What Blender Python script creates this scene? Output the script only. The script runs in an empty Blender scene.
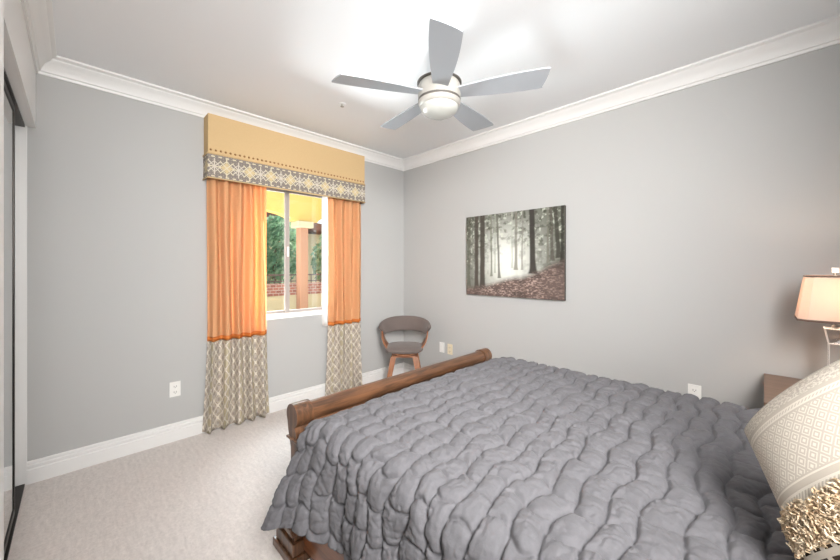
import bpy, bmesh, math, random
import numpy as np
from mathutils import Vector, Matrix
random.seed(7)
PI = math.pi
sc = bpy.context.scene
COL = sc.collection

# ------------------------------------------------------------------ camera
cam_data = bpy.data.cameras.new('camera')
cam = bpy.data.objects.new('camera', cam_data); COL.objects.link(cam)
cam.location = (3.263, -2.966, 1.355)
cam.rotation_euler = (PI/2, 0, math.radians(45.0))
cam_data.sensor_width = 36.0
cam_data.lens = 344.06/840*36.0
cam_data.shift_y = -12.64/840
cam_data.clip_start = 0.02
sc.camera = cam

# ------------------------------------------------------------------ world, sun, area lights, exposure
sc.view_settings.view_transform = 'Standard'
sc.view_settings.look = 'None'
sc.view_settings.gamma = 1.0
sc.view_settings.use_curve_mapping = False
sc.view_settings.exposure = 0.79
sc.cycles.max_bounces = 10
sc.cycles.diffuse_bounces = 7
sc.cycles.sample_clamp_indirect = 6.0

world = bpy.data.worlds.new('sky'); sc.world = world; world.use_nodes = True
wn = world.node_tree.nodes; wl = world.node_tree.links
wn['Background'].inputs['Color'].default_value = (0.80, 0.90, 1.0, 1)
wn['Background'].inputs['Strength'].default_value = 0.95

def add_light(name, kind, loc, direction, energy, color, size=None, size_y=None, angle=None):
    d = bpy.data.lights.new(name, kind); d.energy = energy; d.color = color
    if kind == 'AREA':
        d.shape = 'RECTANGLE'; d.size = size; d.size_y = size_y or size
    if angle is not None: d.angle = angle
    o = bpy.data.objects.new(name, d); COL.objects.link(o); o.location = loc
    o.rotation_euler = Vector(direction).to_track_quat('-Z', 'Y').to_euler()
    return o
add_light('sun', 'SUN', (-4, 6, 6), (0.26, -0.85, -0.46), 11.0, (1.0, 0.93, 0.82), angle=0.02)
# daylight entering by the window (sky portal in the opening)
portal = add_light('window_portal', 'AREA', (-0.17, -1.475, 1.5), (1, 0, 0), 1.0, (1, 1, 1), 0.89, 1.28)
portal.data.cycles.is_portal = True
# added fill lights, unseen outdoors below the sill and above the window head
add_light('lower_window_fill', 'AREA', (-2.8, -1.6, 0.0), (0.70, 0.0, 0.70), 330.0, (0.90, 0.95, 1.0), 1.8, 0.7)
upper_fill = add_light('upper_window_fill', 'AREA', (-1.6, -0.9, 3.9), (1.0, -0.2, -1.35), 95.0, (0.84, 0.92, 1.0), 3.0, 2.0)
upper_fill.data.spread = math.radians(70)
# added soft fill light, unseen behind the camera
side_fill = add_light('camera_side_fill', 'AREA', (3.80, -2.75, 1.95), (-0.80, 0.56, -0.19), 62.0, (1.0, 0.985, 0.965), 0.8, 1.2)
side_fill.data.spread = math.radians(113)

# ------------------------------------------------------------------ node helpers
def lin(c):
    c = [x/255.0 for x in c]
    return tuple(x/12.92 if x <= 0.04045 else ((x+0.055)/1.055)**2.4 for x in c)
class S:
    """a socket with arithmetic"""
    def __init__(s, nt, sock): s.nt = nt; s.k = sock
    def _m(s, op, *o, rev=False):
        n = s.nt.nodes.new('ShaderNodeMath'); n.operation = op
        a = [s] + list(o)
        if rev: a = a[::-1]
        for i, x in enumerate(a):
            if isinstance(x, S): s.nt.links.new(x.k, n.inputs[i])
            else: n.inputs[i].default_value = x
        return S(s.nt, n.outputs[0])
    def __add__(s, o): return s._m('ADD', o)
    def __radd__(s, o): return s._m('ADD', o)
    def __sub__(s, o): return s._m('SUBTRACT', o)
    def __rsub__(s, o): return s._m('SUBTRACT', o, rev=True)
    def __mul__(s, o): return s._m('MULTIPLY', o)
    def __rmul__(s, o): return s._m('MULTIPLY', o)
    def __truediv__(s, o): return s._m('DIVIDE', o)
    def sin(s): return s._m('SINE')
    def cos(s): return s._m('COSINE')
    def abs(s): return s._m('ABSOLUTE')
    def frac(s): return s._m('FRACT')
    def floor(s): return s._m('FLOOR')
    def gt(s, o): return s._m('GREATER_THAN', o)
    def lt(s, o): return s._m('LESS_THAN', o)
    def max(s, o): return s._m('MAXIMUM', o)
    def min(s, o): return s._m('MINIMUM', o)
    def pow(s, o): return s._m('POWER', o)
    def band(s, a, b): return s.gt(a)*s.lt(b)
    def step(s, a, b):
        n = s.nt.nodes.new('ShaderNodeMapRange'); n.interpolation_type = 'SMOOTHSTEP'
        s.nt.links.new(s.k, n.inputs[0]); n.inputs[1].default_value = a; n.inputs[2].default_value = b
        return S(s.nt, n.outputs[0])
class Mat:
    def __init__(m, name, color=(0.5, 0.5, 0.5), rough=0.6, metal=0.0, spec=0.5, **kw):
        m.m = bpy.data.materials.new(name); m.m.use_nodes = True; m.nt = m.m.node_tree
        m.b = m.nt.nodes['Principled BSDF']
        m.set('Base Color', color); m.set('Roughness', rough); m.set('Metallic', metal); m.set('Specular IOR Level', spec)
        for k, v in kw.items(): m.set(k.replace('_', ' '), v)
        m._tc = None
    def set(m, name, v):
        i = m.b.inputs[name]
        if isinstance(v, S): m.nt.links.new(v.k, i)
        elif isinstance(v, (tuple, list)): i.default_value = (*v[:3], 1)
        else: i.default_value = v
    def node(m, t, **kw):
        n = m.nt.nodes.new(t)
        for k, v in kw.items(): setattr(n, k, v)
        return n
    def coord(m, which='Object', scale=(1, 1, 1), loc=(0, 0, 0)):
        tc = m.node('ShaderNodeTexCoord'); mp = m.node('ShaderNodeMapping')
        mp.inputs['Scale'].default_value = scale; mp.inputs['Location'].default_value = loc
        m.nt.links.new(tc.outputs[which], mp.inputs[0]); return mp.outputs[0]
    def xyz(m, vec):
        n = m.node('ShaderNodeSeparateXYZ'); m.nt.links.new(vec, n.inputs[0])
        return [S(m.nt, n.outputs[i]) for i in range(3)]
    def noise(m, vec, scale=5, detail=3, rough=0.5, dist=0.0):
        n = m.node('ShaderNodeTexNoise'); n.inputs['Scale'].default_value = scale
        n.inputs['Detail'].default_value = detail; n.inputs['Roughness'].default_value = rough
        n.inputs['Distortion'].default_value = dist
        m.nt.links.new(vec, n.inputs['Vector']); return S(m.nt, n.outputs[0])
    def mix(m, f, a, b):
        n = m.node('ShaderNodeMix', data_type='RGBA')
        for s_, v in ((n.inputs[0], f), (n.inputs[6], a), (n.inputs[7], b)):
            if isinstance(v, S): m.nt.links.new(v.k, s_)
            elif isinstance(v, (tuple, list)): s_.default_value = (*v[:3], 1)
            else: s_.default_value = v
        return S(m.nt, n.outputs[2])
    def bump(m, h, strength=0.3, dist=0.01):
        n = m.node('ShaderNodeBump'); n.inputs['Strength'].default_value = strength; n.inputs['Distance'].default_value = dist
        m.nt.links.new(h.k, n.inputs['Height']); m.nt.links.new(n.outputs[0], m.b.inputs['Normal']); m.bn = n
        return m
    def translucent(m, col, f, bump=False):
        t = m.node('ShaderNodeBsdfTranslucent')
        if isinstance(col, S): m.nt.links.new(col.k, t.inputs[0])
        else: t.inputs[0].default_value = (*col[:3], 1)
        mx = m.node('ShaderNodeMixShader'); mx.inputs[0].default_value = f
        m.nt.links.new(m.b.outputs[0], mx.inputs[1]); m.nt.links.new(t.outputs[0], mx.inputs[2])
        m.nt.links.new(mx.outputs[0], m.nt.nodes['Material Output'].inputs[0])

def wood(name, c1, c2, rough=0.3, axis=1, scale=6, coat=0.3):
    m = Mat(name, c1, rough); sc3 = [14, 14, 14]; sc3[axis] = 1.2
    v = m.coord('Object', tuple(sc3))
    n = m.noise(v, scale*0.6, 5, 0.6, 0.6)
    v2 = m.coord('Object', (1, 1, 1)); n2 = m.noise(v2, 3, 2)
    m.set('Base Color', m.mix(n.step(0.3, 0.7)*0.7+n2.step(0.4, 0.7)*0.3, c1, c2))
    m.bump(n, 0.05, 0.002); m.set('Coat Weight', coat); m.set('Coat Roughness', 0.2)
    return m.m

# room materials
def paint(name, c, rough=0.75, bump=0.05):
    m = Mat(name, c, rough, spec=0.3); n = m.noise(m.coord(), 120, 2); m.bump(n, bump, 0.002); return m.m
M = {}
M['wall'] = paint('grey_wall_paint', (0.45, 0.45, 0.443))
M['ceiling'] = paint('white_ceiling_paint', (0.83, 0.845, 0.86))
M['trim'] = paint('white_trim_paint', (0.76, 0.755, 0.745), 0.35, 0.0)
def carpet():
    m = Mat('beige_carpet', (0.5, 0.44, 0.4), 1.0, spec=0.05)
    v = m.coord(); n1 = m.noise(v, 260, 3, 0.7); n2 = m.noise(m.coord('Object', (1, 3.5, 1)), 14, 3, 0.6)
    n3 = m.noise(v, 60, 2, 0.6)
    m.set('Base Color', m.mix((n1*0.3+n2*0.35+n3*0.35-0.5)*1.9+0.5, (0.46, 0.41, 0.385), (0.84, 0.775, 0.73)))
    m.bump(n1*0.6+n3*0.4, 0.7, 0.012); m.set('Sheen Weight', 0.3); return m.m
M['carpet'] = carpet()
M['mirror'] = Mat('mirror_glass', (0.86, 0.88, 0.88), 0.01, 1.0).m
M['bronze'] = Mat('dark_bronze_metal', (0.035, 0.03, 0.027), 0.4, 0.8).m
M['vinyl'] = Mat('white_vinyl', (0.78, 0.76, 0.73), 0.35).m
M['plate'] = Mat('white_plate_plastic', (0.80, 0.79, 0.76), 0.35).m
M['plate_ivory'] = Mat('ivory_plate_plastic', (0.75, 0.66, 0.48), 0.35).m
M['slot'] = Mat('dark_slot', (0.03, 0.03, 0.03), 0.6).m
M['wood'] = wood('walnut_stain', lin((58, 39, 27)), lin((122, 84, 58)), 0.28)
M['woodv'] = wood('walnut_stain_upright', lin((58, 39, 27)), lin((122, 84, 58)), 0.28, 2)
M['woodx'] = wood('walnut_stain_rail', lin((96, 56, 32)), lin((146, 90, 54)), 0.3, 0)
M['nswood'] = wood('nightstand_wood', lin((104, 82, 68)), lin((126, 102, 86)), 0.4, 0, 6, 0.1)
M['chairwood'] = wood('orange_walnut_wood', lin((132, 84, 56)), lin((170, 116, 80)), 0.35, 2, 5, 0.2)
M['fan'] = Mat('satin_white_metal', (0.36, 0.345, 0.315), 0.4).m
M['blade'] = Mat('pale_silver_blade', (0.36, 0.375, 0.40), 0.45).m
M['dark'] = Mat('shadow_gap_metal', (0.10, 0.09, 0.08), 0.5).m
M['opal'] = Mat('opal_glass', (0.44, 0.44, 0.41), 0.25).m
def glass(name, rough=0.0, col=(1, 1, 1)):
    m = Mat(name, col, rough); m.set('Transmission Weight', 1.0); m.set('IOR', 1.45); return m.m
M['crystal'] = glass('clear_acrylic', 0.02)
def pane():
    m = Mat('window_glass', (1, 1, 1), 0.0)
    t = m.node('ShaderNodeBsdfTransparent'); t.inputs[0].default_value = (0.96, 0.98, 0.97, 1)
    g = m.node('ShaderNodeBsdfGlossy'); g.inputs['Roughness'].default_value = 0.02
    mx = m.node('ShaderNodeMixShader'); mx.inputs[0].default_value = 0.05
    m.nt.links.new(t.outputs[0], mx.inputs[1]); m.nt.links.new(g.outputs[0], mx.inputs[2])
    m.nt.links.new(mx.outputs[0], m.nt.nodes['Material Output'].inputs[0]); return m.m
M['pane'] = pane()

def fabric(name, c, var=0.12, scale=180, sheen=0.2, bump=0.25, rough=0.95):
    m = Mat(name, c, rough, spec=0.1); v = m.coord()
    n = m.noise(v, scale, 3, 0.7); n2 = m.noise(v, 9, 3)
    m.set('Base Color', m.mix(n*0.6+n2*0.4, tuple(x*(1-var*1.6) for x in c), tuple(x*(1+var*1.6) for x in c)))
    m.set('Sheen Weight', sheen); m.bump(n, bump, 0.002); return m
M['quilt'] = fabric('grey_quilt_cotton', (0.134, 0.131, 0.140), 0.14, 70, 0.06, 0.8).m
M['greyfab'] = fabric('grey_chair_fabric', lin((108, 98, 94)), 0.15, 260, 0.2).m
M['mattress'] = fabric('white_ticking', (0.6, 0.6, 0.58), 0.05).m
# gold / orange curtain cloth
def gold_cloth(name, c, tr=None, f=0.0):
    m = Mat(name, c, 0.9, spec=0.1)
    w1 = m.noise(m.coord('Object', (60, 60, 900)), 1, 2, 0.7); w2 = m.noise(m.coord('Object', (900, 900, 40)), 1, 2, 0.7)
    k = w1*0.5+w2*0.5
    m.set('Base Color', m.mix(k, tuple(x*0.82 for x in c), tuple(min(1, x*1.16) for x in c))); m.bump(k, 0.15, 0.002)
    if tr:
        tc = m.mix(k.step(0.3, 0.7), tuple(x*0.75 for x in tr), tuple(min(1, x*1.2) for x in tr))
        m.translucent(tc, f)
    return m.m
M['gold'] = gold_cloth('gold_valance_cloth', lin((200, 172, 130)))
M['curtain'] = gold_cloth('sheer_gold_curtain_cloth', lin((238, 190, 142)), lin((255, 186, 132)), 0.42)
M['hem'] = gold_cloth('doubled_orange_cloth', lin((214, 128, 66)), lin((230, 140, 70)), 0.15)
def medallion():
    m = Mat('grey_medallion_cloth', (0.4, 0.4, 0.4), 0.9, spec=0.1)
    x, y, z = m.xyz(m.coord('UV'))
    P = 0.18
    u = (x/P).frac()-0.5; v = y/0.19-0.5            # one medallion per repeat, band is 0.19 high
    u2 = (x/P+0.5).frac()-0.5
    au = u.abs()*P; av = v.abs()*0.19; bu = u2.abs()*P
    def star(a, b, R):
        dia = ((a-b).abs()).lt(0.0055)*(a+b).lt(R)
        axis = (a.lt(0.0045)+b.lt(0.0045)).min(1.0)*(a+b).lt(R*0.8)
        return dia.max(axis)
    r1 = au+av; r2 = bu+av
    lines = star(au, av, 0.10).max(((r1-0.055).abs()).lt(0.005)*((au-av).abs()).gt(0.008))
    lines2 = star(bu, av, 0.085).max(((r2-0.045).abs()).lt(0.004))
    dots = (((x*160).sin()*(y*160).sin()).abs()).gt(0.82)
    edge = av.band(0.074, 0.084)*((x*120).sin().gt(0.0))
    base = m.mix(dots, lin((128, 120, 114)), lin((156, 148, 138)))
    c = m.mix(lines2, base, lin((196, 188, 174))); c = m.mix(lines.max(edge), c, lin((204, 194, 168)))
    c = m.mix(r1.lt(0.045)*((au-av).abs().gt(0.006)), c, lin((196, 178, 140)))
    m.set('Base Color', c); return m.m
M['medallion'] = medallion()
def damask():
    m = Mat('taupe_ogee_cloth', (0.4, 0.4, 0.4), 0.9, spec=0.1)
    x, y, z = m.xyz(m.coord('UV'))
    n = m.noise(m.coord('UV'), 60, 2)
    a = (x*(2*PI/0.080)).cos()+(y*(2*PI/0.100)).cos()+(n-0.5)*0.5
    b = (x*(2*PI/0.105*2)).cos()*(y*(2*PI/0.125*2)).cos()
    line = (a.abs()).lt(0.28); line2 = ((a.abs()-0.95).abs()).lt(0.16)
    g = ((x/0.21+0.1).frac()-0.5).abs().lt(0.13)
    base = m.mix(b.gt(0.1), lin((186, 176, 166)), lin((158, 148, 140)))
    base = m.mix(g*a.abs().gt(0.5), base, lin((186, 174, 148)))
    c = m.mix(line, base, lin((224, 216, 202))); c = m.mix(line2, c, lin((192, 180, 156)))
    m.set('Base Color', c); m.translucent(c, 0.12); return m.m
M['damask'] = damask()
lm_ = fabric('white_lining_cloth', (0.72, 0.71, 0.69), 0.03); lm_.translucent((0.8, 0.79, 0.77), 0.4); M['lining'] = lm_.m

# ------------------------------------------------------------------ mesh helpers
def mesh_obj(name, verts, faces, mat, parent=None, smooth=False, uvs=None, split=None):
    me = bpy.data.meshes.new(name); me.from_pydata([tuple(v) for v in verts], [], [tuple(f) for f in faces])
    if uvs is not None:
        ul = me.uv_layers.new(name='UVMap')
        for li, l in enumerate(me.loops): ul.data[li].uv = uvs[l.vertex_index]
    me.validate(); me.update()
    o = bpy.data.objects.new(name, me); COL.objects.link(o)
    if mat: me.materials.append(mat)
    if smooth: me.polygons.foreach_set('use_smooth', [True]*len(me.polygons))
    if split:
        md = o.modifiers.new('split', 'EDGE_SPLIT'); md.split_angle = math.radians(split)
    if parent: o.parent = parent
    return o
class B:
    """collects shapes for one mesh"""
    def __init__(s): s.v = []; s.f = []
    def add(s, v, f):
        k = len(s.v); s.v += [tuple(x) for x in v]; s.f += [tuple(i+k for i in q) for q in f]; return s
    def box(s, a, b, bev=0.0, mat=None):
        bm = bmesh.new(); bmesh.ops.create_cube(bm, size=1)
        for v in bm.verts: v.co = Vector([(a[i]+b[i])/2+v.co[i]*(b[i]-a[i]) for i in range(3)])
        if bev: bmesh.ops.bevel(bm, geom=bm.edges[:], offset=bev, segments=2, affect='EDGES', profile=0.5)
        if mat is not None: bmesh.ops.transform(bm, matrix=mat, verts=bm.verts)
        bm.verts.index_update(); s.add([v.co[:] for v in bm.verts], [[v.index for v in f.verts] for f in bm.faces]); bm.free(); return s
    def prism(s, prof, y0, y1, axis='y', mat=None):
        """closed 2-D profile extruded along an axis: profile coords are the other two axes"""
        n = len(prof); v = []
        for t in (y0, y1):
            for a, b in prof:
                v.append({'y': (a, t, b), 'x': (t, a, b), 'z': (a, b, t)}[axis])
        if mat is not None: v = [(mat @ Vector(p))[:] for p in v]
        f = [(i, (i+1) % n, n+(i+1) % n, n+i) for i in range(n)]
        f += [tuple(range(n))[::-1], tuple(range(n, 2*n))]
        s.add(v, f); return s
    def lathe(s, prof, c=(0, 0, 0), seg=40):
        v = []; f = []; n = len(prof)
        for r, z in prof:
            for k in range(seg):
                a = 2*PI*k/seg; v.append((c[0]+r*math.cos(a), c[1]+r*math.sin(a), c[2]+z))
        for i in range(n-1):
            for k in range(seg):
                k2 = (k+1) % seg; f.append((i*seg+k, i*seg+k2, (i+1)*seg+k2, (i+1)*seg+k))
        if prof[0][0] > 1e-6: f.append(tuple(range(seg))[::-1])
        if prof[-1][0] > 1e-6: f.append(tuple(range((n-1)*seg, n*seg)))
        s.add(v, f); return s
    def tube(s, pts, r, seg=8):
        pts = [Vector(p) for p in pts]; v = []; f = []; up = Vector((0, 0, 1)); n = len(pts)
        rr = r if isinstance(r, (list, tuple)) else [r]*n
        for i, p in enumerate(pts):
            d = (pts[min(i+1, n-1)]-pts[max(i-1, 0)]).normalized()
            a = d.cross(up if abs(d.z) < 0.95 else Vector((1, 0, 0))).normalized(); b = d.cross(a)
            for k in range(seg):
                t = 2*PI*k/seg; v.append(p+(a*math.cos(t)+b*math.sin(t))*rr[i])
        for i in range(n-1):
            for k in range(seg):
                k2 = (k+1) % seg; f.append((i*seg+k, (i+1)*seg+k, (i+1)*seg+k2, i*seg+k2))
        f += [tuple(range(seg)), tuple(range((n-1)*seg, n*seg))[::-1]]
        s.add(v, f); return s
    def build(s, name, mat, parent=None, smooth=False, split=None):
        o = mesh_obj(name, s.v, s.f, mat, parent, smooth, None, split)
        bm = bmesh.new(); bm.from_mesh(o.data); bmesh.ops.recalc_face_normals(bm, faces=bm.faces); bm.to_mesh(o.data); bm.free()
        return o
def grid_faces(nu, nv):
    return [(i*nv+j, (i+1)*nv+j, (i+1)*nv+j+1, i*nv+j+1) for i in range(nu-1) for j in range(nv-1)]
def empty(name, loc, label, cat, group=None, rz=0.0):
    o = bpy.data.objects.new(name, None); COL.objects.link(o); o.location = loc; o.rotation_euler = (0, 0, rz)
    o.empty_display_size = 0.05
    o['label'] = label; o['category'] = cat
    if group: o['group'] = group
    return o
def tag(o, label, cat, group=None, kind=None):
    o['label'] = label; o['category'] = cat
    if group: o['group'] = group
    if kind: o['kind'] = kind
    return o
def struct(o, label=None):
    o['kind'] = 'structure'
    if label: o['label'] = label
    return o
_rng = np.random.RandomState(3); _tab = _rng.rand(256, 256)
def vnoise(x, y, o=0):
    x = np.asarray(x, float)+o*17.3; y = np.asarray(y, float)+o*9.7
    xi = np.floor(x).astype(int); yi = np.floor(y).astype(int); fx = x-xi; fy = y-yi
    fx = fx*fx*(3-2*fx); fy = fy*fy*(3-2*fy); g = lambda a, b: _tab[a % 256, b % 256]
    return (g(xi, yi)*(1-fx)+g(xi+1, yi)*fx)*(1-fy)+(g(xi, yi+1)*(1-fx)+g(xi+1, yi+1)*fx)*fy
def fbm(x, y, o=0, n=3):
    return sum(vnoise(x*2**k, y*2**k, o+k)*0.5**k for k in range(n))/sum(0.5**k for k in range(n))

# ------------------------------------------------------------------ room shell
H = 2.70; EX = 3.95; YS = -3.146
WY0, WY1, WZ0, WZ1 = -1.92, -1.03, 0.865, 2.155      # window opening
struct(B().box((-0.16, -3.9, -0.12), (EX+0.15, 0.15, 0.0)).build('floor', M['carpet']))
struct(B().box((-0.16, -3.9, H), (EX+0.15, 0.15, H+0.12)).build('ceiling', M['ceiling']))
w = B()
w.box((-0.16, -3.9, 0), (0, WY0, H)).box((-0.16, WY1, 0), (0, 0.15, H)).box((-0.16, WY0, 0), (0, WY1, WZ0)).box((-0.16, WY0, WZ1), (0, WY1, H))
struct(w.build('wall_west', M['wall']))
struct(B().box((0, 0, 0), (EX, 0.15, H)).build('wall_north', M['wall']))
struct(B().box((EX, -3.9, 0), (EX+0.15, 0.15, H)).build('wall_east', M['wall']))
struct(B().box((0, YS-0.10, 2.238), (2.42, YS, H)).box((0, -3.9, 0), (2.42, -3.85, H)).build('wall_south', M['trim']))
struct(B().box((2.42, -3.85, 0), (EX, -3.046, H), 0.0).build('wall_entry', M['trim']))

crown = [(0, 0), (0, -0.115), (0.010, -0.115), (0.014, -0.100), (0.022, -0.096), (0.026, -0.082), (0.036, -0.062), (0.052, -0.044),
         (0.070, -0.032), (0.074, -0.022), (0.084, -0.018), (0.094, -0.012), (0.094, 0)]
base = [(0, 0), (0.018, 0), (0.018, 0.086), (0.011, 0.091), (0.011, 0.096), (0.0155, 0.099), (0.0155, 0.112), (0.008, 0.117), (0.008, 0.122), (0.011, 0.124), (0.010, 0.134), (0.004, 0.139), (0, 0.139)]
def run(prof, a, b, n, z0, e0=0, e1=0):
    """sweep a wall profile from a to b; n = inward normal; e0/e1 mitre the ends by projecting distance"""
    a = Vector((*a, 0)); b = Vector((*b, 0)); d = (b-a).normalized(); n = Vector((*n, 0)); k = len(prof); v = []
    for p, e, s in ((a, e0, 1), (b, e1, -1)):
        for o, z in prof: v.append(p+n*o+d*(s*e*o)+Vector((0, 0, z0+z)))
    f = [(i, (i+1) % k, k+(i+1) % k, k+i) for i in range(k)]+[tuple(range(k)), tuple(range(k, 2*k))[::-1]]
    return B().add(v, f)
struct(run(crown, (0, 0), (0, YS), (1, 0), H, 1, 1).build('trim_1', M['trim'], None, True, 40))
struct(run(crown, (0, 0), (EX, 0), (0, -1), H, 1, 1).build('trim_2', M['trim'], None, True, 40))
struct(run(crown, (0, YS), (2.42, YS), (0, 1), H, 1, 0).build('trim_3', M['trim'], None, True, 40))
struct(run(base, (0, 0), (0, -3.182), (1, 0), 0, 1, 0).build('baseboard_west', M['trim'], None, True, 40))
struct(run(base, (0, 0), (EX, 0), (0, -1), 0, 1, 0).build('baseboard_north', M['trim'], None, True, 40))
# closet jamb lining, tracks
struct(B().box((0, -3.34, 0), (0.016, -3.182, 2.238), 0.001).build('trim_4', M['trim']))
tr = B().box((0.016, -3.30, 0.0), (2.42, -3.19, 0.012), 0.002).box((0.016, -3.245, 0.012), (2.42, -3.24, 0.022))
struct(tr.build('trim_5', M['bronze']))
struct(B().box((0.016, -3.30, 2.20), (2.42, -3.245, 2.238)).box((0.016, -3.245, 2.225), (2.42, -3.19, 2.238)).build('trim_6', M['bronze']))
def mirror_door(n, x0, x1, y):
    d = B(); t = 0.026
    for a, b in (((x0, y-t, 0.024), (x0+0.022, y, 2.222)), ((x1-0.022, y-t, 0.024), (x1, y, 2.222)), ((x0+0.022, y-t, 0.024), (x1-0.022, y, 0.06)), ((x0+0.022, y-t, 2.19), (x1-0.022, y, 2.222))):
        d.box(a, b, 0.002)
    o = struct(d.build(n, M['bronze']))
    B().box((x0+0.022, y-t+0.004, 0.06), (x1-0.022, y-0.004, 2.19)).build('mirror_panel', M['mirror'], o)
mirror_door('door_1', 0.40, 1.62, -3.199)
mirror_door('door_2', 0.03, 0.90, -3.262)

# window_1: two-pane slider
fr = B(); X0, X1 = -0.125, -0.065
for a, b in (((X0, WY0, WZ0), (X1, WY0+0.035, WZ1)), ((X0, WY1-0.035, WZ0), (X1, WY1, WZ1)), ((X0, WY0+0.035, WZ0), (X1, WY1-0.035, WZ0+0.04)), ((X0, WY0+0.035, WZ1-0.035), (X1, WY1-0.035, WZ1))):
    fr.box(a, b, 0.003)
win = struct(fr.build('window_1', M['vinyl']))
YM = -1.475
M['shaded_sash'] = Mat('shaded_sash_vinyl', (0.40, 0.36, 0.335), 0.4).m  # backlit shade of the sashes put into a darker vinyl colour
def sash(y0, y1, x0, x1, nm='sash'):
    s = B(); k = 0.040
    s.box((x0, y0, WZ0+0.04), (x1, y0+k, WZ1-0.035), 0.002).box((x0, y1-k, WZ0+0.04), (x1, y1, WZ1-0.035), 0.002)
    s.box((x0, y0+k, WZ0+0.04), (x1, y1-k, WZ0+0.066), 0.002).box((x0, y0+k, WZ1-0.061), (x1, y1-k, WZ1-0.035), 0.002)
    o = s.build('window_sash', M['shaded_sash'], win)
    B().box(((x0+x1)/2-0.002, y0+k, WZ0+0.066), ((x0+x1)/2+0.002, y1-k, WZ1-0.061)).build('window_pane', M['pane'], o)
    return o
s1 = sash(WY0+0.035, YM+0.022, -0.118, -0.096)
s2 = sash(YM-0.034, WY1-0.035, -0.092, -0.070)
B().box((-0.070, YM-0.018, 1.46), (-0.052, YM-0.002, 1.56), 0.004).build('window_latch', M['vinyl'], win)
struct(B().box((-0.064, WY0, WZ0), (0.0, WY1, WZ0+0.006)).build('trim_7', M['trim']))

# ------------------------------------------------------------------ outdoors
M['stucco'] = paint('yellow_stucco', lin((216, 176, 96)), 0.9, 0.3)
M['stuccow'] = paint('cream_stucco', lin((196, 180, 146)), 0.9, 0.3)
M['peach'] = paint('peach_stucco', lin((176, 128, 100)), 0.9, 0.3)
M['tile'] = paint('brown_fascia', lin((120, 84, 72)), 0.8, 0.3)
M['pave'] = paint('patio_concrete', (0.36, 0.34, 0.31), 0.9, 0.2)
M['rail'] = Mat('dark_iron', (0.12, 0.07, 0.06), 0.5).m
def brick():
    m = Mat('red_brick', (0.4, 0.2, 0.15), 0.9); n = m.node('ShaderNodeTexBrick')
    x, y, z = m.xyz(m.coord()); cb = m.node('ShaderNodeCombineXYZ'); m.nt.links.new(y.k, cb.inputs[0]); m.nt.links.new(z.k, cb.inputs[1])
    m.nt.links.new(cb.outputs[0], n.inputs['Vector']); n.inputs['Scale'].default_value = 4.0
    n.inputs['Color1'].default_value = (*lin((170, 110, 92)), 1); n.inputs['Color2'].default_value = (*lin((140, 84, 70)), 1); n.inputs['Mortar'].default_value = (0.5, 0.45, 0.4, 1)
    m.set('Base Color', S(m.nt, n.outputs[0])); return m.m
M['brick'] = brick()
def leafmat():
    m = Mat('leaf_green', (0.1, 0.2, 0.08), 0.7); n = m.noise(m.coord(), 3, 2)
    c = m.mix(n.step(0.3, 0.7), lin((84, 124, 96)), lin((150, 180, 146))); m.set('Base Color', c); m.translucent(c, 0.35); return m.m
M['leaf'] = leafmat(); M['bark'] = paint('bark', lin((110, 90, 74)), 0.9, 0.5)
struct(B().box((-30, -14, -0.30), (-0.16, 22, -0.15)).build('ground_patio', M['pave']))
# patio arcade: two columns carrying a yellow lintel with arch undersides
def arch_profile(y0, y1, zb, zt, n=16):
    rise = zb-0.34
    p = [(y0, zt), (y0, rise)]
    for i in range(n+1):
        t = PI-PI*i/n; p.append(((y0+y1)/2+(y1-y0)/2*math.cos(t), rise+0.34*math.sin(t)))
    p += [(y1, rise), (y1, zt)]
    return p
ar = B()
for y0, y1 in ((-3.56, -1.6), (-1.6, 0.36), (0.36, 2.32)):
    pr = [(y0, 3.15), (y0, 2.30)]
    n = 14
    ins = 0.28
    pts = [(y0+ins, 2.30)]
    for i in range(1, n):
        t = PI-PI*i/n; pts.append(((y0+y1)/2+((y1-y0)/2-ins)*math.cos(t), 2.30+0.16*math.sin(t)))
    pts += [(y1-ins, 2.30), (y1, 2.30), (y1, 3.15)]
    ar.prism(pr+pts, -3.65, -3.40, 'x')
arc = tag(ar.build('patio_arcade', M['stucco']), 'yellow stucco arched lintel across the patio outside the window', 'arcade')
struct_cols = []
for i, (y, lab) in enumerate(((-1.6, 'peach square patio column standing behind the left curtain'), (0.36, 'peach square patio column seen through the right window pane'))):
    o = empty('patio_column', (-3.525, y, -0.15), lab, 'column')
    B().box((-0.09, -0.09, 0.06), (0.09, 0.09, 2.32), 0.01).build('shaft', M['peach'], o)
    B().box((-0.18, -0.18, 0.0), (0.18, 0.18, 0.06), 0.01).build('base', M['stuccow'], o)
    B().box((-0.17, -0.17, 2.32), (0.17, 0.17, 2.447), 0.01).build('capital', M['stuccow'], o)
lw = empty('patio_parapet', (-4.4, 1.0, -0.15), 'low cream parapet with brick course beyond the patio', 'low wall')
B().box((-0.1, -4.5, 0), (0.1, 5.0, 0.88), 0.01).build('parapet_wall', M['stuccow'], lw)
B().box((-0.12, -4.5, 0.88), (0.12, 5.0, 1.14), 0.006).build('brick_course', M['brick'], lw)
rl = empty('iron_railing', (-4.4, 1.0, 0.99), 'dark iron railing standing on the brick course outside', 'railing')
B().box((-0.02, -4.5, 0.18), (0.02, 5.0, 0.21)).build('top_rail', M['rail'], rl)
B().box((-0.015, -4.5, 0.04), (0.015, 5.0, 0.06)).build('bottom_rail', M['rail'], rl)
bl = B()
for k in range(76): y = -4.45+k*0.124; bl.box((-0.007, y-0.007, 0.0), (0.007, y+0.007, 0.18))
bars = bl.build('baluster_row', M['rail'], rl); bars['kind'] = 'stuff'
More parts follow.
